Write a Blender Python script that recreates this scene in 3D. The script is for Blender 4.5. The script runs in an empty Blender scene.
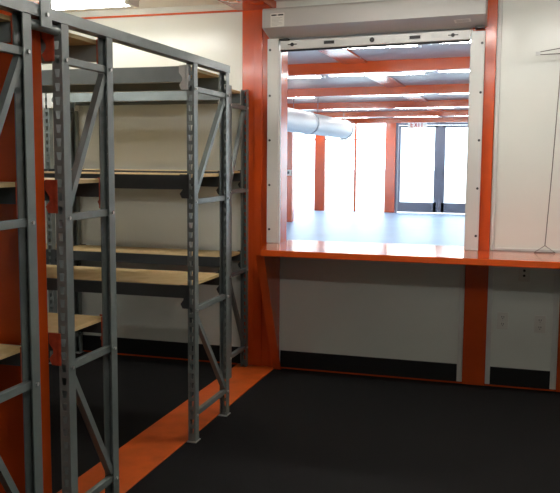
import bpy, bmesh, math, random
from mathutils import Vector, Matrix
random.seed(7)
S = bpy.context.scene
COL = S.collection
# ------------------------------------------------------------------ camera
cd = bpy.data.cameras.new('camera'); cam = bpy.data.objects.new('camera', cd); COL.objects.link(cam)
cd.sensor_width = 36.0; cd.sensor_fit = 'HORIZONTAL'; cd.lens = 51.67; cd.clip_start = 0.05; cd.clip_end = 300
yaw, pit, rol = math.radians(-16.705), math.radians(-6.221), math.radians(0.404)
fw = Vector((math.sin(yaw) * math.cos(pit), math.cos(yaw) * math.cos(pit), math.sin(pit)))
rt = Vector((math.cos(yaw), -math.sin(yaw), 0)); up = rt.cross(fw)
rt2 = rt * math.cos(rol) + up * math.sin(rol); up2 = -rt * math.sin(rol) + up * math.cos(rol)
m = Matrix((rt2, up2, -fw)).transposed().to_4x4(); m.translation = (0, 0, 1.53)
cam.matrix_world = m
S.camera = cam
# ------------------------------------------------------------------ world, exposure
w = bpy.data.worlds.new('World'); S.world = w; w.use_nodes = True
bg = w.node_tree.nodes['Background']; bg.inputs[0].default_value = (0.80, 0.90, 1.0, 1); bg.inputs[1].default_value = 7.0
S.view_settings.view_transform = 'Standard'; S.view_settings.look = 'None'
S.view_settings.exposure = 0.0; S.view_settings.gamma = 1.0; S.view_settings.use_curve_mapping = False
ROOM_LAMP = 41.0      # emission of the fluorescent tubes in the room
HALL_LAMP = 30.0      # emission of the fluorescent tubes in the hall
LAMP_COL = (1.0, 0.975, 0.92, 1)

# ------------------------------------------------------------------ materials
def mat(name, col, rough=0.5, metal=0.0, spec=0.5, noise=0.0, nscale=20.0, bump=0.0, bscale=60.0, col2=None, emit=None, estr=0.0, stretch=None, coat=0.0):
    M = bpy.data.materials.new(name); M.use_nodes = True
    nt = M.node_tree; b = nt.nodes['Principled BSDF']
    b.inputs['Base Color'].default_value = (*col, 1); b.inputs['Roughness'].default_value = rough
    b.inputs['Metallic'].default_value = metal; b.inputs['Specular IOR Level'].default_value = spec
    b.inputs['Coat Weight'].default_value = coat; b.inputs['Coat Roughness'].default_value = 0.1
    if noise or bump:
        tc = nt.nodes.new('ShaderNodeTexCoord'); mp = nt.nodes.new('ShaderNodeMapping')
        nt.links.new(tc.outputs['Object'], mp.inputs[0])
        if stretch: mp.inputs['Scale'].default_value = stretch
    if noise:
        n = nt.nodes.new('ShaderNodeTexNoise'); n.inputs['Scale'].default_value = nscale; n.inputs['Detail'].default_value = 5
        r = nt.nodes.new('ShaderNodeValToRGB')
        c2 = col2 or tuple(c * (1 - noise) for c in col)
        r.color_ramp.elements[0].position = 0.35; r.color_ramp.elements[1].position = 0.65
        r.color_ramp.elements[0].color = (*c2, 1); r.color_ramp.elements[1].color = (*col, 1)
        nt.links.new(mp.outputs[0], n.inputs['Vector']); nt.links.new(n.outputs['Fac'], r.inputs[0])
        nt.links.new(r.outputs[0], b.inputs['Base Color'])
    if bump:
        n2 = nt.nodes.new('ShaderNodeTexNoise'); n2.inputs['Scale'].default_value = bscale
        bp = nt.nodes.new('ShaderNodeBump'); bp.inputs['Strength'].default_value = bump; bp.inputs['Distance'].default_value = 0.01
        nt.links.new(mp.outputs[0], n2.inputs['Vector']); nt.links.new(n2.outputs['Fac'], bp.inputs['Height'])
        nt.links.new(bp.outputs[0], b.inputs['Normal'])
    if emit:
        b.inputs['Emission Color'].default_value = (*emit[:3], 1); b.inputs['Emission Strength'].default_value = estr
    return M
def glass_mat():
    M = bpy.data.materials.new('window_glass'); M.use_nodes = True; nt = M.node_tree; nt.nodes.clear()
    o = nt.nodes.new('ShaderNodeOutputMaterial'); t = nt.nodes.new('ShaderNodeBsdfTransparent'); g = nt.nodes.new('ShaderNodeBsdfGlossy')
    f = nt.nodes.new('ShaderNodeFresnel'); mx = nt.nodes.new('ShaderNodeMixShader')
    t.inputs[0].default_value = (0.93, 0.97, 0.98, 1); g.inputs['Roughness'].default_value = 0.02; f.inputs[0].default_value = 1.35
    nt.links.new(f.outputs[0], mx.inputs[0]); nt.links.new(t.outputs[0], mx.inputs[1]); nt.links.new(g.outputs[0], mx.inputs[2])
    nt.links.new(mx.outputs[0], o.inputs[0]); return M
ORANGE = mat('orange_paint', (0.60, 0.074, 0.008), 0.21, noise=0.10, nscale=6, bump=0.03, bscale=9, coat=0.3)
STRIP = mat('orange_floor_paint', (0.62, 0.105, 0.012), 0.45, noise=0.22, nscale=9)
COUNTER = mat('orange_counter_gloss', (0.66, 0.090, 0.010), 0.16, noise=0.06, nscale=5, coat=0.6)
WALL = mat('white_wall_panel', (0.80, 0.82, 0.755), 0.22, noise=0.04, nscale=2.2, bump=0.06, bscale=3.0)
CEIL = mat('white_ceiling_panel', (0.80, 0.78, 0.72), 0.45, noise=0.05, nscale=2.0)
RUBBER = mat('black_rubber_floor', (0.0085, 0.0080, 0.0080), 0.8, spec=0.15, noise=0.4, nscale=130, bump=0.25, bscale=180)
BLACK = mat('black_vinyl', (0.008, 0.008, 0.008), 0.5, spec=0.3)
STEEL = mat('grey_steel_paint', (0.165, 0.190, 0.184), 0.38, noise=0.14, nscale=14)
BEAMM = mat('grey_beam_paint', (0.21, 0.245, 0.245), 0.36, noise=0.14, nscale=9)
CHAR = mat('charcoal_beam', (0.050, 0.056, 0.058), 0.42, noise=0.14, nscale=9)  # darker grey, set on every beam below the top level
RED = mat('red_orange_connector', (0.50, 0.075, 0.030), 0.45, noise=0.35, nscale=35)
GALV = mat('white_galvanised', (0.66, 0.67, 0.64), 0.35, noise=0.1, nscale=30)
ZINC = mat('zinc_bolt', (0.55, 0.56, 0.55), 0.3, metal=0.7)
WOOD = mat('particle_board', (0.61, 0.45, 0.225), 0.6, noise=0.28, nscale=11, col2=(0.51, 0.355, 0.155), bump=0.1, bscale=70)
SHUT = mat('shutter_grey_paint', (0.48, 0.465, 0.43), 0.32, noise=0.05, nscale=4)
GUIDE = mat('guide_white_metal', (0.68, 0.68, 0.64), 0.30, noise=0.05, nscale=5)
PAPER = mat('paper_label', (0.72, 0.71, 0.64), 0.6)
INK = mat('dark_ink', (0.02, 0.02, 0.02), 0.5)
INKG = mat('grey_ink', (0.40, 0.39, 0.35), 0.6)
WPLAS = mat('white_plastic', (0.70, 0.68, 0.62), 0.4)
LAMPB = mat('lamp_white_enamel', (0.85, 0.85, 0.82), 0.35)
TUBE = mat('room_tube', (0.9, 0.9, 0.85), 0.4, emit=LAMP_COL, estr=ROOM_LAMP)
HTUBE = mat('hall_tube', (0.9, 0.9, 0.88), 0.4, emit=(1, 0.98, 0.95), estr=HALL_LAMP)
WIRE = mat('grey_wire', (0.16, 0.15, 0.13), 0.35, metal=0.6)
HFLOOR = mat('pale_blue_hall_floor', (0.42, 0.63, 0.90), 0.40, spec=0.15, noise=0.10, nscale=1.2, bump=0.02, bscale=4)
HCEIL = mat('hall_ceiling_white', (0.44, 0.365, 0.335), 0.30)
HWALL = mat('hall_wall_white', (0.75, 0.73, 0.70), 0.5)
DOORM = mat('grey_blue_aluminium', (0.16, 0.18, 0.24), 0.4, metal=0.2)
DUCT = mat('white_duct', (0.90, 0.90, 0.90), 0.4)
DUCTR = mat('grey_duct_ring', (0.33, 0.35, 0.38), 0.4)
GLASS = glass_mat()
CONC = mat('pale_concrete', (0.62, 0.62, 0.60), 0.8, noise=0.1, nscale=1.5)
SIGNR = mat('red_sign_letters', (0.55, 0.03, 0.02), 0.5)

# ------------------------------------------------------------------ mesh helpers
class MB:
    def __init__(s): s.v = []; s.f = []
    def lean(s, k, x0):
        s.v = [(x, y, z + k * (x - x0)) for x, y, z in s.v]; return s
    def add(s, vs, fs):
        o = len(s.v); s.v += [tuple(v) for v in vs]; s.f += [tuple(i + o for i in f) for f in fs]; return s
    def box(s, x0, x1, y0, y1, z0, z1):
        vs = [(x, y, z) for z in (z0, z1) for y in (y0, y1) for x in (x0, x1)]
        return s.add(vs, [(0, 2, 3, 1), (4, 5, 7, 6), (0, 1, 5, 4), (2, 6, 7, 3), (0, 4, 6, 2), (1, 3, 7, 5)])
    def prism(s, pts, a0, a1, axis):
        """extrude a polygon (u,v) along an axis: x -> (y,z), y -> (x,z), z -> (x,y)"""
        n = len(pts)
        def P(u, v, a): return (a, u, v) if axis == 'x' else ((u, a, v) if axis == 'y' else (u, v, a))
        vs = [P(u, v, a0) for u, v in pts] + [P(u, v, a1) for u, v in pts]
        return s.add(vs, [tuple(range(n))[::-1], tuple(range(n, 2 * n))] + [(i, (i + 1) % n, n + (i + 1) % n, n + i) for i in range(n)])
    def cyl(s, p0, p1, r, n=12, r1=None):
        p0, p1 = Vector(p0), Vector(p1); d = (p1 - p0).normalized(); r1 = r if r1 is None else r1
        a = d.orthogonal().normalized(); b = d.cross(a); vs = []
        for p, q in ((p0, r), (p1, r1)):
            for i in range(n):
                t = 2 * math.pi * i / n; vs.append(p + a * math.cos(t) * q + b * math.sin(t) * q)
        return s.add(vs, [tuple(range(n))[::-1], tuple(range(n, 2 * n))] + [(i, (i + 1) % n, n + (i + 1) % n, n + i) for i in range(n)])
    def ring(s, c, r0, r1, y0, y1, n=28):
        """tube wall along y"""
        vs = []
        for y, r in ((y0, r0), (y0, r1), (y1, r1), (y1, r0)):
            for i in range(n):
                t = 2 * math.pi * i / n; vs.append((c[0] + math.cos(t) * r, y, c[1] + math.sin(t) * r))
        fs = []
        for k in range(4):
            for i in range(n):
                fs.append((k * n + i, k * n + (i + 1) % n, ((k + 1) % 4) * n + (i + 1) % n, ((k + 1) % 4) * n + i))
        return s.add(vs, fs)
    def tube(s, pts, r, n=8, closed=False):
        P = [Vector(p) for p in pts]; N = len(P); vs = []; prev = None
        for i in range(N):
            if closed: t = P[(i + 1) % N] - P[i - 1]
            else: t = P[min(i + 1, N - 1)] - P[max(i - 1, 0)]
            t.normalize()
            a = t.orthogonal().normalized() if prev is None else (prev - t * prev.dot(t)).normalized()
            prev = a; b = t.cross(a)
            for k in range(n):
                q = 2 * math.pi * k / n; vs.append(P[i] + (a * math.cos(q) + b * math.sin(q)) * r)
        fs = []
        for i in range(N if closed else N - 1):
            j = (i + 1) % N
            for k in range(n): fs.append((i * n + k, i * n + (k + 1) % n, j * n + (k + 1) % n, j * n + k))
        if not closed: fs += [tuple(range(n))[::-1], tuple(range((N - 1) * n, N * n))]
        return s.add(vs, fs)
WO = {}
def mesh_of(name, mb, material, origin=(0, 0, 0), bevel=0.0, smooth=False):
    me = bpy.data.meshes.new(name); o = Vector(origin)
    me.from_pydata([tuple(Vector(v) - o) for v in mb.v], [], mb.f)
    bm = bmesh.new(); bm.from_mesh(me); bmesh.ops.recalc_face_normals(bm, faces=bm.faces)
    if bevel:
        bmesh.ops.bevel(bm, geom=[e for e in bm.edges if e.calc_face_angle(0) > 0.5], offset=bevel, segments=2, affect='EDGES', profile=0.5)
    bm.to_mesh(me); bm.free()
    if smooth:
        me.polygons.foreach_set('use_smooth', [True] * len(me.polygons))
        try: me.set_sharp_from_angle(angle=math.radians(40))
        except Exception: pass
    if material: me.materials.append(material)
    return me
def put(name, me, parent=None, loc=(0, 0, 0), rot=None):
    """link mesh me as an object whose origin is at world loc"""
    ob = bpy.data.objects.new(name, me); COL.objects.link(ob); loc = Vector(loc)
    if parent is not None:
        ob.parent = parent; ob.location = loc - WO[parent.name]
    else: ob.location = loc
    if rot: ob.rotation_euler = rot
    WO[ob.name] = loc
    return ob
def obj(name, mb, material, parent=None, bevel=0.0, smooth=False):
    xs = [v[0] for v in mb.v]; ys = [v[1] for v in mb.v]; zs = [v[2] for v in mb.v]
    c = Vector(((min(xs) + max(xs)) / 2, (min(ys) + max(ys)) / 2, min(zs)))
    return put(name, mesh_of(name, mb, material, c, bevel, smooth), parent, c)
def tag(o, label, cat, group=None, kind=None):
    o['label'] = label; o['category'] = cat
    if group: o['group'] = group
    if kind: o['kind'] = kind
    return o
def thing(name, loc, label, cat, group=None, kind=None):
    return tag(put(name, None, None, loc), label, cat, group, kind)
def struct(name, mb, material, label, cat, bevel=0.0):
    return tag(obj(name, mb, material, None, bevel), label, cat, kind='structure')
def B(*a): return MB().box(*a)

# ================================================================== SETTING
YW = 5.55; YB = 5.70; CZ = 2.63
XL, XR, YR = -4.95, 2.6, -2.2
struct('floor', B(XL, XR, YR, YW + .05, -0.1, 0.0), RUBBER, 'black speckled rubber floor of the storage room', 'floor')
struct('floor_strip', B(-1.985, -1.692, YR, 5.545, -0.02, 0.006), STRIP, 'orange painted strip running along the floor under the rack ends', 'floor strip', .002)
struct('ceiling', B(XL, XR, YR, YB, CZ, CZ + .1), CEIL, 'cream white ceiling of the storage room', 'ceiling')
struct('wall_left', B(XL - .1, XL, YR, YB, 0, CZ), WALL, 'white side wall closing the rack bays', 'wall')
struct('wall_right', B(XR, XR + .1, YR, YB, 0, CZ), WALL, 'white side wall beyond the service counter', 'wall')
struct('wall_front', B(XL, XR, YR - .1, YR, 0, CZ), WALL, 'white wall opposite the service window', 'wall')
# back wall, panel by panel
wb = thing('wall_back', (-1, YW, 0), 'glossy white wall panels behind the racks and around the service window', 'wall', kind='structure')
obj('wall_panel', B(XL, -1.90, YW, YB, 0, CZ), WALL, wb)
obj('wall_panel', B(-1.72, -0.33, YW, YB, 0, 0.921), WALL, wb)
obj('wall_panel', B(-1.72, -0.33, YW, YB, 2.34, CZ), WALL, wb)
obj('wall_panel', B(-0.21, 0.28, YW, YB, 0, CZ), WALL, wb)
obj('wall_panel', B(0.40, XR, YW, YB, 0, CZ), WALL, wb)
# orange frame of the joined steel modules
c = thing('column', (-1.83, YW, 0), 'orange steel corner column between the racks and the roller shutter', 'column', kind='structure')
obj('post', B(-1.955, -1.735, 5.540, YB, 0, CZ - .05), ORANGE, c, .004)
obj('post_rib', B(-1.862, -1.80, 5.528, 5.545, 0, CZ - .05), ORANGE, c, .004)
obj('post_flange', B(-1.745, -1.665, 5.53, YB + .02, 0, 2.40), ORANGE, c, .004)
c = thing('column', (-.27, YW, 0), 'orange steel column between the shutter guide and the white panel', 'column', kind='structure')
obj('post', B(-0.348, -0.195, 5.525, YB, 0, CZ), ORANGE, c, .004)
c = thing('column', (.34, YW, 0), 'orange steel column beside the power outlets, cut by the photo edge', 'column', kind='structure')
obj('post', B(0.265, 0.42, 5.525, YB, 0, CZ), ORANGE, c, .004)
c = thing('column', (-1.85, 2.58, 0), 'orange steel column standing between the two closest racks', 'column', kind='structure')
obj('post', B(-1.985, -1.72, 2.520, 2.648, 0.004, CZ), ORANGE, c, .004)
struct('ceiling_beam', B(-1.985, -1.705, YR, 5.60, 2.575, CZ + .02), ORANGE, 'orange ceiling beam running over the rack ends to the corner column', 'beam')
struct('trim_1', B(XL, -1.955, YW - .014, YW, 2.570, 2.584), ORANGE, 'thin orange line where white wall meets ceiling', 'trim')
# baseboards and thin orange edge
bb = thing('baseboard_back', (-1, YW, 0), 'black vinyl baseboard along the white wall', 'baseboard', kind='structure')
for x0, x1 in ((XL, -1.96), (-1.655, -.385), (-.165, .225), (.45, XR)): obj('baseboard_length', B(x0, x1, YW - .012, YW, .010, .133), BLACK, bb, .002)
tr = thing('trim_2', (-1, YW, 0), 'thin orange strip where the rubber floor meets the wall', 'trim', kind='structure')
for x0, x1 in ((XL, -1.99), (-1.66, XR)): obj('edge_strip', B(x0, x1, YW - .014, YW, 0, .010), ORANGE, tr)
# white beads at the panel edges
tr = thing('trim_3', (-.1, YW, 0), 'white corner beads framing the wall panels beside the orange columns', 'trim', kind='structure')
for x0, x1, z0, z1 in ((-.383, -.352, .014, .886), (-.195, -.163, .014, .886), (.226, .258, .014, .886), (-.190, -.165, .93, CZ - .01)):
    obj('bead', B(x0, x1, YW - .02, YW, z0, z1), GUIDE, tr, .003)
obj('bead', B(-.165, .262, YW - .014, YW, .93, .950), GUIDE, tr, .003)
# ------------------------------------------------------------------ hall beyond the window
HX0, HX1, HY1, HZ = -9.5, 3.6, 23.3, 2.62
SK = -.12      # the hall modules stand slightly askew to the service wall
struct('hall_floor', B(HX0, HX1, YW + .05, HY1 + .2, -0.1, 0.0), HFLOOR, 'pale blue glossy floor of the bright hall beyond the window', 'floor')
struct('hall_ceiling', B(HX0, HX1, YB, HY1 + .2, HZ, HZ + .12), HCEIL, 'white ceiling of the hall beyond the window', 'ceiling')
struct('hall_wall_left', B(HX0 - .1, HX0, YB, HY1, 0, HZ), HWALL, 'white side wall of the hall', 'wall')
struct('hall_wall_right', B(HX1, HX1 + .1, YB, HY1, 0, HZ), HWALL, 'opposite white side wall of the hall', 'wall')
hb = ['first', 'second', 'third', 'fourth', 'fifth']
for k in range(5):
    y = 9.05 + 3.05 * k; f0, f1 = y + SK * (HX0 + 2), y + SK * (HX1 + 2)
    struct('ceiling_beam', MB().prism([(HX0, f0), (HX1, f1), (HX1, f1 + .14), (HX0, f0 + .14)], 2.495, HZ, 'z'), ORANGE, 'orange beam across the hall ceiling, %s beyond the service window' % hb[k], 'beam')
struct('ceiling_beam', B(-1.985, -1.705, YB + .05, HY1, 2.597, HZ + .01), ORANGE, 'flat orange beam running away along the hall ceiling', 'beam')
# far glazed front
fr = thing('window_1', (-5, HY1, 0), 'tall glazed front at the far end of the hall with orange columns', 'window', kind='structure')
def pane(x0, x1, z0, z1, par=fr): obj('pane', B(x0, x1, HY1 + .06, HY1 + .075, z0, z1), GLASS, par)
obj('header_beam', B(HX0, HX1, HY1, HY1 + .16, 2.58, HZ), ORANGE, fr)
for x0, x1 in ((-8.35, -8.05), (-5.93, -5.62), (-3.83, -3.53), (-1.0, -.7), (1.4, 1.7)): obj('column', B(x0, x1, HY1 - .03, HY1 + .18, 0, 2.58), ORANGE, fr, .01)
for x in (-7.0, -4.72, .35): obj('mullion', B(x - .03, x + .03, HY1 + .03, HY1 + .11, 0, 2.58), ORANGE, fr)
for x0, x1 in ((HX0, -8.35), (-8.05, -5.93), (-5.62, -3.83), (-.7, 1.4), (1.7, HX1)):
    obj('transom_bar', B(x0, x1, HY1 + .04, HY1 + .10, 2.09, 2.13), GUIDE, fr)
for x0, x1 in ((HX0, -8.35), (-8.05, -7.03), (-6.97, -5.93), (-5.62, -4.75), (-4.69, -3.83), (-.7, .32), (.38, 1.4), (1.7, HX1)):
    pane(x0, x1, 0, 2.09); pane(x0, x1, 2.13, 2.58)
dr = thing('door_1', (-2.27, HY1, 0), 'grey framed double glass door at the far end of the hall', 'door', kind='structure')
obj('meeting_strip', B(-2.30, -2.26, HY1 + .03, HY1 + .04, .03, 2.51), DOORM, dr)
obj('door_frame', B(-3.53, -1.0, HY1 + .02, HY1 + .12, 2.52, 2.58), DOORM, dr)
obj('door_jamb', B(-3.53, -3.47, HY1 + .02, HY1 + .12, 0, 2.52), DOORM, dr)
obj('door_jamb', B(-1.06, -1.0, HY1 + .02, HY1 + .12, 0, 2.52), DOORM, dr)
for x0, x1, hx in ((-3.46, -2.281, -2.36), (-2.279, -1.07, -2.19)):
    lf = MB()
    for a in ((x0, x0 + .07, 0.03, 2.51), (x1 - .15, x1, 0.03, 2.51)) if hx < -2.3 else ((x0, x0 + .15, 0.03, 2.51), (x1 - .07, x1, 0.03, 2.51)): lf.box(a[0], a[1], HY1 + .04, HY1 + .09, a[2], a[3])
    lf.box(x0 + .07, x1 - .07, HY1 + .04, HY1 + .09, 0.03, 0.31); lf.box(x0 + .07, x1 - .07, HY1 + .04, HY1 + .09, 2.45, 2.51)
    l = obj('door_leaf', lf, DOORM, dr)
    obj('pane', B(x0 + .07, x1 - .07, HY1 + .06, HY1 + .07, .31, 2.45), GLASS, l)
    obj('pull_handle', MB().tube([(hx, HY1 + .04, 1.0), (hx, HY1 - .01, 1.0), (hx, HY1 - .01, 1.3), (hx, HY1 + .04, 1.3)], .012), DOORM, l)
c = thing('column', (-5.45, 18.9, 0), 'dark orange column in the hall beside the shutter guide with a switch on it', 'column', kind='structure')
obj('post', B(-5.62, -5.35, 18.8, 19.0, 0, HZ), ORANGE, c, .005)
struct('ground', B(-60, 60, HY1 + .2, 120, -.15, -.03), CONC, 'pale sunlit paving outside the glass front', 'ground')

# ================================================================== RACKS
UW, UD, UH, TH = .042, .049, 2.012, .0028
def upright_mesh():
    """perforated channel: holed face at -y, open at +y"""
    mb = MB(); hw = UW / 2; y0 = -UD / 2; y1 = y0 + TH; pitch = .0508; z = .0; n = int((UH - .03) / pitch)
    sec = [(0, .03, None)]
    for i in range(n): sec.append((.03 + i * pitch, .03 + (i + 1) * pitch, 1))
    sec.append((.03 + n * pitch, UH, None))
    for a, b, h in sec:
        if not h:
            mb.add([(-hw, y0, a), (hw, y0, a), (hw, y0, b), (-hw, y0, b), (-hw, y1, a), (hw, y1, a), (hw, y1, b), (-hw, y1, b)], [(0, 1, 2, 3), (4, 5, 6, 7)])
        else:
            c = (a + b) / 2; tw, bw, hh = .0110, .0070, .0150
            O = [(-hw, a), (hw, a), (hw, b), (-hw, b)]; I = [(-bw, c - hh), (bw, c - hh), (tw, c + hh), (-tw, c + hh)]
            vs = [(x, y0, q) for x, q in O + I] + [(x, y1, q) for x, q in O + I]
            fs = []
            for k in range(4):
                j = (k + 1) % 4
                fs += [(k, j, 4 + j, 4 + k), (8 + k, 8 + j, 12 + j, 12 + k), (4 + k, 4 + j, 12 + j, 12 + k)]
            mb.add(vs, fs)
    yo = UD / 2; li = hw - .0042
    for sgn in (-1, 1):   # side wall and inturned lip
        pts = [(sgn * hw, y0), (sgn * hw, yo), (sgn * li, yo), (sgn * li, yo - TH), (sgn * (hw - TH), yo - TH), (sgn * (hw - TH), y1)]
        v = [(x, y, 0) for x, y in pts] + [(x, y, UH) for x, y in pts]; n6 = 6
        mb.add(v, [(i, i + 1, n6 + i + 1, n6 + i) for i in range(5)] + [tuple(range(n6)), tuple(range(n6, 2 * n6))])
    me = bpy.data.meshes.new('upright'); me.from_pydata(mb.v, [], mb.f)
    bm = bmesh.new(); bm.from_mesh(me); bmesh.ops.remove_doubles(bm, verts=bm.verts, dist=1e-5); bmesh.ops.recalc_face_normals(bm, faces=bm.faces); bm.to_mesh(me); bm.free()
    me.materials.append(STEEL); return me
UP = upright_mesh()
FOOT = mesh_of('foot_plate', B(-.027, .027, -.034, .034, 0, .006), ZINC, bevel=.001)
BOLT = mesh_of('bolt', MB().cyl((0, 0, 0), (.007, 0, 0), .0075, 6), ZINC)
ZB = (1.875, 1.288, .708, .133)     # underside of the horizontal braces
BW, BH = .026, .028
def bar(y0, z0, y1, z1, x):
    """sloping brace in the frame plane, rectangular section"""
    d = Vector((y1 - y0, z1 - z0)).normalized(); n = Vector((-d.y, d.x)) * BH / 2
    pts = [(y0 + n.x, z0 + n.y), (y1 + n.x, z1 + n.y), (y1 - n.x, z1 - n.y), (y0 - n.x, z0 - n.y)]
    return MB().prism(pts, x - BW / 2, x + BW / 2, 'x')
def end_frame(rack, xf, y0, y1):
    xc = xf - UW / 2
    for yc, r in ((y0 + UD / 2, 0), (y1 - UD / 2, math.pi)):
        u = put('upright', UP, rack, (xc, yc, .006), (0, 0, r))
        f = bpy.data.objects.new('foot_plate', FOOT); COL.objects.link(f); f.parent = u; f.location = (0, 0, -.006)
    a, b = y0 + .030, y1 - .030
    for z in ZB:
        br = obj('brace', B(xc - BW / 2, xc + BW / 2, a, b, z, z + BH), STEEL, rack, .002)
        for yy in (y0 + UD / 2, y1 - UD / 2): put('bolt', BOLT, br, (xf, yy, z + BH / 2))
    obj('diagonal_brace', bar(b - .02, ZB[0] - .012, a + .01, ZB[1] + BH + .014, xc), STEEL, rack)
    obj('diagonal_brace', bar(a + .01, ZB[2] - .012, b - .01, ZB[3] + BH + .014, xc), STEEL, rack)
LV = ((2.005, .082), (1.442, .076), (.855, .068))   # top of each beam, its height
def connector(par, x, s, yf, ys, zt, material):
    """end plate hooked on the upright: s = -1 plate lies on the -x side, ys = +1 for a front beam"""
    w = .040
    o_ = -s * .012
    pts = [(o_, .004), (s * w, .004), (s * w, -.035), (s * w * .55, -.06), (s * w * .55, -.075), (s * w, -.098), (s * w * .7, -.122), (o_, -.122)]
    a, b = sorted((yf - ys * .0095, yf - ys * .0065))
    mb = MB().prism([(x + u, zt + v) for u, v in pts], a, b, 'y')
    a, b = sorted((yf - ys * .0095, yf + ys * .045))
    mb.box(min(x, x + s * .004), max(x, x + s * .004), a, b, zt - .122, zt + .004)
    obj('connector', mb, material, par)
def shelf_beam(rack, x0, x1, yf, ys, zt, h, cm, bmat):
    """step beam from x0 to x1, outer face at y = yf, body toward ys"""
    t = .036
    pts = [(yf, zt - h), (yf, zt - .001), (yf + ys * .016, zt - .001), (yf + ys * .016, zt - .014), (yf + ys * t, zt - .014), (yf + ys * t, zt - h)]
    pts[2] = (yf + ys * .014, zt - .001); pts[3] = (yf + ys * .014, zt - .016)
    bm_ = MB().prism(pts, x0, x1, 'x')
    b = obj('beam', bm_, bmat, rack)
    connector(b, x1, -1, yf, ys, zt, cm); connector(b, x0, 1, yf, ys, zt, cm)
def shelf(rack, xa, xb, y0, y1, zt, h, cm):
    """one level between frame inner faces xa < xb"""
    e = .0005
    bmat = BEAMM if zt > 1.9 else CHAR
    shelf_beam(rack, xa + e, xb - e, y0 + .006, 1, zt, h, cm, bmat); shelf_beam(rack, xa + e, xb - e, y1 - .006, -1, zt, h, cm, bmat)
    obj('shelf_board', B(xa + .004, xb - .004, y0 + .0215, y1 - .0215, zt - .0155, zt + .001), WOOD, rack, .001)
def rack(name, xs, y0, y1, label, cms):
    r = thing(name, (sum(xs) / len(xs), (y0 + y1) / 2, 0), label, 'rack', 'grey steel shelving racks')
    for x in xs: end_frame(r, x, y0, y1)
    for xl, xr in zip(xs[1:], xs[:-1]):
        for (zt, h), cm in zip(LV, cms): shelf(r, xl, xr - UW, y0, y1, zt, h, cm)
    return r
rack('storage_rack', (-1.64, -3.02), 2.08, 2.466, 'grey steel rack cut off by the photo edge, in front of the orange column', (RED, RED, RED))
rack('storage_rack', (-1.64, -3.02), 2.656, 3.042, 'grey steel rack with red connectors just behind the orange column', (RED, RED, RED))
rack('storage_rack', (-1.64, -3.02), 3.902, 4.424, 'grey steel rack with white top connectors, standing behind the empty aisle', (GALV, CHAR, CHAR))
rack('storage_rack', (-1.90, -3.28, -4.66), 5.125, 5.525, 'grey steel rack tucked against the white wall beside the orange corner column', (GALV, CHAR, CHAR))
# tie rail joining the tops of the frames
t = thing('tie_rail', (-1.66, 3.2, 2.018), 'long grey steel tie rail lying across the tops of the three front racks', 'rail')
rp = [(-1.690, 2.0185), (-1.636, 2.0185), (-1.636, 2.060), (-1.640, 2.060), (-1.640, 2.0225), (-1.690, 2.0225)]
obj('angle_rail', MB().prism(rp, 1.9, 4.43, 'y'), STEEL, t)
cp = thing('clamp_plate', (-1.632, 2.54, 1.985), 'upright steel clamp plate bolted to the tie rail beside the near orange column', 'clamp')
obj('plate', MB().prism([(2.510, 1.985), (2.580, 1.985), (2.580, 2.15), (2.510, 2.15)], -1.6358, -1.629, 'x'), STEEL, cp, .001)
for z in (2.03, 2.09): put('bolt', BOLT, cp, (-1.629, 2.545, z))
rp_ = thing('row_spacer', (-1.66, 2.56, 1.974), 'short round steel spacer tube joining the tops of the two near racks', 'spacer')
obj('spacer_tube', MB().cyl((-1.66, 2.4665, 1.992), (-1.66, 2.6555, 1.992), .018, 14), STEEL, rp_, smooth=True)
for y0, y1 in ((2.467, 2.471), (2.651, 2.655)): obj('end_flange', MB().cyl((-1.66, y0, 1.992), (-1.66, y1, 1.992), .0195, 14), STEEL, rp_)

# ================================================================== COUNTER
sc = thing('service_counter', (-.6, 5.3, 0), 'glossy orange steel service counter below the shutter window', 'counter')
obj('counter_top', MB().prism([(-1.645, 5.03), (1.2, 5.03), (1.2, 5.52), (-.19, 5.52), (-.19, 5.52), (-1.66, 5.52), (-1.73, 5.50), (-1.73, 5.40)], .888, .930, 'z'), COUNTER, sc, .004)
obj('window_sill', B(-1.655, -.352, 5.522, YB + .03, .921, .9295), COUNTER, sc)
for gx in (-1.668, 1.1):
    g = obj('support_gusset', MB().prism([(5.545, .888), (5.09, .888), (5.505, .0), (5.545, .0)], gx - .004, gx + .004, 'x'), ORANGE, sc)
    obj('gusset_flange', MB().prism([(5.085, .888), (5.500, .0), (5.508, .0), (5.093, .888)], gx - .03, gx + .03, 'x'), ORANGE, g)

# ================================================================== ROLLER SHUTTER
rs = thing('roller_shutter', (-1, YW, .93), 'grey roller shutter housing with white guides over the service window', 'roller shutter')
LEAN = .0217   # the housing and bar hang slightly out of level
def hung(n, mb, *r): return obj(n, mb.lean(LEAN, -1.0), *r)
hx0, hx1 = -1.722, -.262
hp = [(5.503, 2.555), (5.315, 2.555), (5.300, 2.540), (5.300, 2.426), (5.470, 2.376), (5.503, 2.376)]
h = hung('housing', MB().prism(hp, hx0, hx1, 'x'), SHUT, rs, .002)
for x0, x1 in ((hx0 - .004, hx0), (hx1, hx1 + .004)): hung('end_plate', MB().prism([(y - .003 if y < 5.5 else y, z) for y, z in hp], x0, x1, 'x'), SHUT, h)
lb = hung('paper_label', B(-1.668, -1.572, 5.2985, 5.2995, 2.428, 2.517), PAPER, h)
for k, (a, b) in enumerate(((0, .38), (.42, .48), (.55, .98))): hung('label_print', B(-1.662 + a * .086, -1.662 + b * .086, 5.2978, 5.2984, 2.500, 2.510), INK, lb)
for k in range(7): hung('label_print', B(-1.660, -1.660 + .08 * (.92, .75, .97, .6, .88, .95, .5)[k], 5.2978, 5.2984, 2.486 - k * .0085, 2.4885 - k * .0085), INKG, lb)
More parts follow.
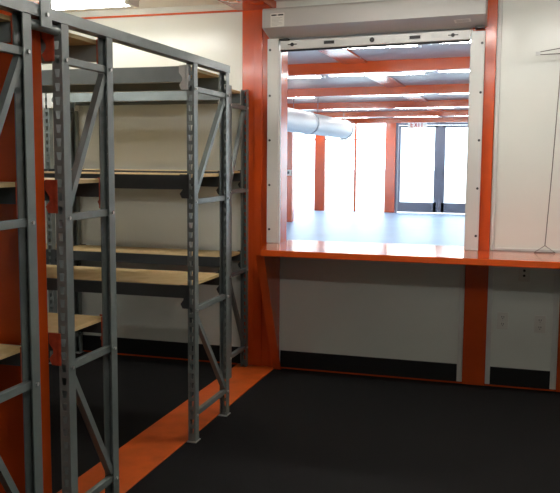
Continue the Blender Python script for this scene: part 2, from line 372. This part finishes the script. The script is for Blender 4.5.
# sticker on the sloping underside
n = Vector((0, -.050, -.170)).normalized(); sl = Vector((0, .170, -.050)).normalized()
cst = Vector((-.405, 5.372, 2.4048)) + n * .002; ca, sa = math.cos(.10), math.sin(.10)
ux = Vector((1, 0, 0)) * ca + sl * -sa; uy = sl * ca + Vector((1, 0, 0)) * sa
q = [cst + ux * a * .052 + uy * b * .024 for a, b in ((-1, -1), (1, -1), (1, 1), (-1, 1))]
stk = hung('sticker', MB().add([*q, *[p + n * .001 for p in q]], [(0, 1, 2, 3), (4, 5, 6, 7), (0, 1, 5, 4), (1, 2, 6, 5), (2, 3, 7, 6), (3, 0, 4, 7)]), PAPER, h)
for k in (-.5, 0, .5):
    q = [cst + n * .0012 + ux * a * .040 + uy * (b * .0022 + k * .024) for a, b in ((-1, -1), (1, -1), (1, 1), (-1, 1))]
    hung('sticker_print', MB().add([*q, *[p + n * .0006 for p in q]], [(0, 1, 2, 3), (4, 5, 6, 7), (0, 1, 5, 4), (1, 2, 6, 5), (2, 3, 7, 6), (3, 0, 4, 7)]), INKG, stk)
SCREW = mesh_of('screw', MB().cyl((0, 0, 0), (0, -.004, 0), .0085, 10), INK)
for x0, x1, sx in ((-1.742, -1.658, -1.722), (-.354, -.266, -.283)):
    g = MB().prism([(x0, 5.465), (x1, 5.465), (x1, 5.503), (x0, 5.503)], .931, 2.362, 'z')
    g = obj('guide', g, GUIDE, rs, .003)
    for z in (1.03, 1.345, 1.66, 1.97, 2.285): put('screw', SCREW, g, (sx, 5.465, z))
    obj('guide_lip', B(x1 if x0 < -1 else x0 - .004, x1 + .008 if x0 < -1 else x0, 5.475, 5.503, .931, 2.28), GALV, g)
bar_ = hung('bottom_bar', MB().prism([(5.470, 2.298), (5.466, 2.303), (5.466, 2.358), (5.505, 2.362), (5.505, 2.298)], -1.648, -.360, 'x'), GUIDE, rs)
hung('bottom_seal', B(-1.646, -.362, 5.474, 5.500, 2.286, 2.298), BLACK, bar_)
def pos(x): return x
for x in (-1.562, -.471):
    k = hung('key_lock', MB().cyl((x, 5.466, 2.330), (x, 5.458, 2.330), .0125, 14), INK, bar_)
    hung('lock_lever', B(x - .03, x + .035, 5.456, 5.459, 2.327, 2.333), INK, k)
for x in (-1.300, -.717):
    s_ = hung('hand_slot', B(x - .045, x + .045, 5.462, 5.466, 2.312, 2.348), GALV, bar_)
    hung('slot_recess', B(x - .036, x + .036, 5.460, 5.4625, 2.320, 2.341), INK, s_)
hung('round_latch', MB().cyl((-1.004, 5.466, 2.330), (-1.004, 5.456, 2.330), .016, 18), INK, bar_)
hung('bar_plate', B(-.61, -.54, 5.4645, 5.466, 2.318, 2.344), GALV, bar_)
for x in (-1.62, -.30): hung('stop_bracket', B(x - .03, x + .03, 5.44, 5.50, 2.362, 2.372), INK, rs)

# ================================================================== SMALL THINGS ON THE WALL
def outlet(x, z, label):
    o = thing('power_outlet', (x, YW, z - .057), label, 'outlet', 'duplex outlets under the counter')
    obj('cover_plate', B(x - .036, x + .036, YW - .006, YW, z - .058, z + .058), WPLAS, o, .002)
    for dz in (-.024, .024):
        s_ = obj('socket', MB().cyl((x, YW - .006, z + dz), (x, YW - .0085, z + dz), .017, 16), WPLAS, o)
        for dx in (-.0065, .0065): obj('slot', B(x + dx - .002, x + dx + .002, YW - .0092, YW - .0083, z + dz - .001, z + dz + .009), INK, s_)
        obj('slot', MB().cyl((x, YW - .0083, z + dz - .009), (x, YW - .0092, z + dz - .009), .003, 8), INK, s_)
    put('screw', mesh_of('plate_screw', MB().cyl((0, 0, 0), (0, -.002, 0), .003, 8), ZINC), o, (x, YW - .006, z))
outlet(-.092, .455, 'white duplex power outlet beside the wide orange column')
outlet(.148, .447, 'white duplex power outlet further from the wide orange column')
o = thing('jack_plate', (.035, YW, .73), 'small wall plate with two black jacks just under the counter', 'wall plate')
obj('cover_plate', B(-.001, .071, YW - .006, YW, .728, .84), WPLAS, o, .002)
for z in (.768, .802): obj('jack', MB().cyl((.035, YW - .006, z), (.035, YW - .010, z), .0085, 12), INK, o)
# wire stand on the counter
ws = thing('wire_stand', (.16, 5.42, .931), 'tall thin wire stand with triangular foot on the orange counter', 'stand')
R_ = .0028
obj('foot_loop', MB().tube([(.092, 5.478, .934), (.222, 5.505, .934), (.155, 5.44, .985)], R_, 8, True), WIRE, ws)
obj('rod', MB().tube([(.155, 5.44, .985), (.166, 5.441, 1.2), (.178, 5.442, 1.45), (.190, 5.443, 1.75), (.200, 5.443, 2.0), (.205, 5.443, 2.205)], R_, 8), WIRE, ws)
obj('arm_loop', MB().tube([(.062, 5.44, 2.197), (.20, 5.440, 2.200), (.36, 5.44, 2.203), (.36, 5.44, 2.240), (.20, 5.44, 2.234), (.062, 5.44, 2.212)], R_, 8, True), WIRE, ws)
obj('arm_tip', B(.050, .078, 5.434, 5.446, 2.192, 2.216), GALV, ws, .002)

# ================================================================== LAMPS
def lamp(x0, x1, y, z, label, tube_mat, cat='ceiling light', group=None, top=CZ, wdt=.085):
    o = thing('fluorescent_light', ((x0 + x1) / 2, y, z), label, cat, group)
    obj('lamp_body', MB().prism([(y - wdt, z + .035), (y - wdt * .55, top), (y + wdt * .55, top), (y + wdt, z + .035), (y + wdt, z + .028), (y - wdt, z + .028)], x0, x1, 'x'), LAMPB, o)
    for dy in (-.04, .04): obj('tube', MB().cyl((x0 + .03, y + dy, z + .010), (x1 - .03, y + dy, z + .010), .016, 8), tube_mat, o)
    for xe in (x0, x1 - .03): obj('end_cap', B(xe, xe + .03, y - .07, y + .07, z - .012, z + .03), LAMPB, o)
    return o
lamp(-3.58, -2.36, 4.66, 2.485, 'white fluorescent ceiling light above the racks by the white wall', TUBE)
lamp(-1.35, -.12, 4.22, 2.515, 'white fluorescent ceiling light above the floor in front of the shutter', TUBE)
lamp(.02, 1.25, 4.22, 2.515, 'white fluorescent ceiling light above the floor beside the wire stand', TUBE)
lamp(-3.6, -2.38, 2.2, 2.515, 'white fluorescent ceiling light above the racks beside the near orange column', TUBE)
lamp(-.85, .38, 1.35, 2.515, 'white fluorescent ceiling light above the near end of the rubber floor', TUBE)
rows = ['first', 'second', 'third', 'fourth', 'fifth', 'sixth']
rowx = [(-1.51, -.24), (-3.0, -1.72, -.40), (-3.9, -2.1, -.70), (-5.2, -3.4, -1.9, -.6), (-6.0, -4.2, -2.5, -1.0), (-6.2, -4.4, -2.8, -1.2)]
spots = {2: ('at its duct end', 'opposite its duct end'), 3: ('at its duct end', 'in its middle', 'opposite its duct end'),
         4: ('at its duct end', 'second from its duct end', 'third from its duct end', 'opposite its duct end')}
for k in range(6):
    y = (7.4, 9.75, 12.85, 16.1, 19.2, 22.2)[k]
    for x, spot in zip(rowx[k], spots[len(rowx[k])]):
        lamp(x - .6, x + .6, y + SK * (x + 2) * .9, 2.545, 'fluorescent light in the %s hall row past the window, %s' % (rows[k], spot), HTUBE, group='hall lights, %s row' % rows[k], top=HZ, wdt=.10)

# ================================================================== HALL THINGS
d = thing('round_duct', (-3.75, 14, 1.9), 'white round air duct hanging from wires under the hall ceiling', 'duct')
DX, DZ, DR = -3.57, 2.145, .185
for y0, y1 in ((8.0, 10.7), (10.74, 13.5), (13.54, 16.45)): obj('duct_section', MB().cyl((DX, y0, DZ), (DX, y1, DZ), DR, 32), DUCT, d, smooth=True)
for y in (10.72, 13.52, 16.43): obj('duct_ring', MB().ring((DX, DZ), DR - .012, DR + .014, y - .03, y + .03), DUCTR, d)
for y in (10.5, 12.6, 14.2, 16.4): obj('hanging_wire', MB().cyl((DX, y, DZ + DR), (DX, y, HZ), .006, 6), WIRE, d)
e = thing('exit_sign', (-2.83, HY1 - .1, 2.5), 'small white exit sign with red letters above the glass door', 'exit sign')
ex, ez = -2.92, 2.52
obj('sign_box', B(ex - .27, ex + .27, HY1 - .08, HY1 - .02, ez - .105, ez + .105), LAMPB, e, .01)
def letter(nm, x, strokes):
    mb = MB()
    for s_ in strokes:
        (a, b), (c_, d_) = s_; p0 = Vector((ex + (x + a - ex) * .72, ez + b * .6)); p1 = Vector((ex + (x + c_ - ex) * .72, ez + d_ * .6)); dd = (p1 - p0).normalized(); nn = Vector((-dd.y, dd.x)) * .011
        mb.prism([tuple(p0 + nn), tuple(p1 + nn), tuple(p1 - nn), tuple(p0 - nn)], HY1 - .086, HY1 - .080, 'y')
    obj('letter', mb, SIGNR, e)
letter('E', ex - .25, [((0, -.1), (0, .1)), ((0, .1), (.09, .1)), ((0, 0), (.08, 0)), ((0, -.1), (.09, -.1))])
letter('X', ex - .11, [((0, -.1), (.1, .1)), ((0, .1), (.1, -.1))])
letter('I', ex + .06, [((0, -.11), (0, .11))])
letter('T', ex + .12, [((.06, -.11), (.06, .1)), ((0, .1), (.12, .1))])
sw = thing('switch_plate', (-5.42, 18.8, 1.2), 'small white switch plate on the dark orange hall column', 'switch')
obj('cover_plate', B(-5.50, -5.36, 18.78, 18.8, 1.13, 1.27), WPLAS, sw)
obj('rocker', B(-5.46, -5.42, 18.77, 18.782, 1.17, 1.23), INK, sw)
bpy.context.view_layer.update()
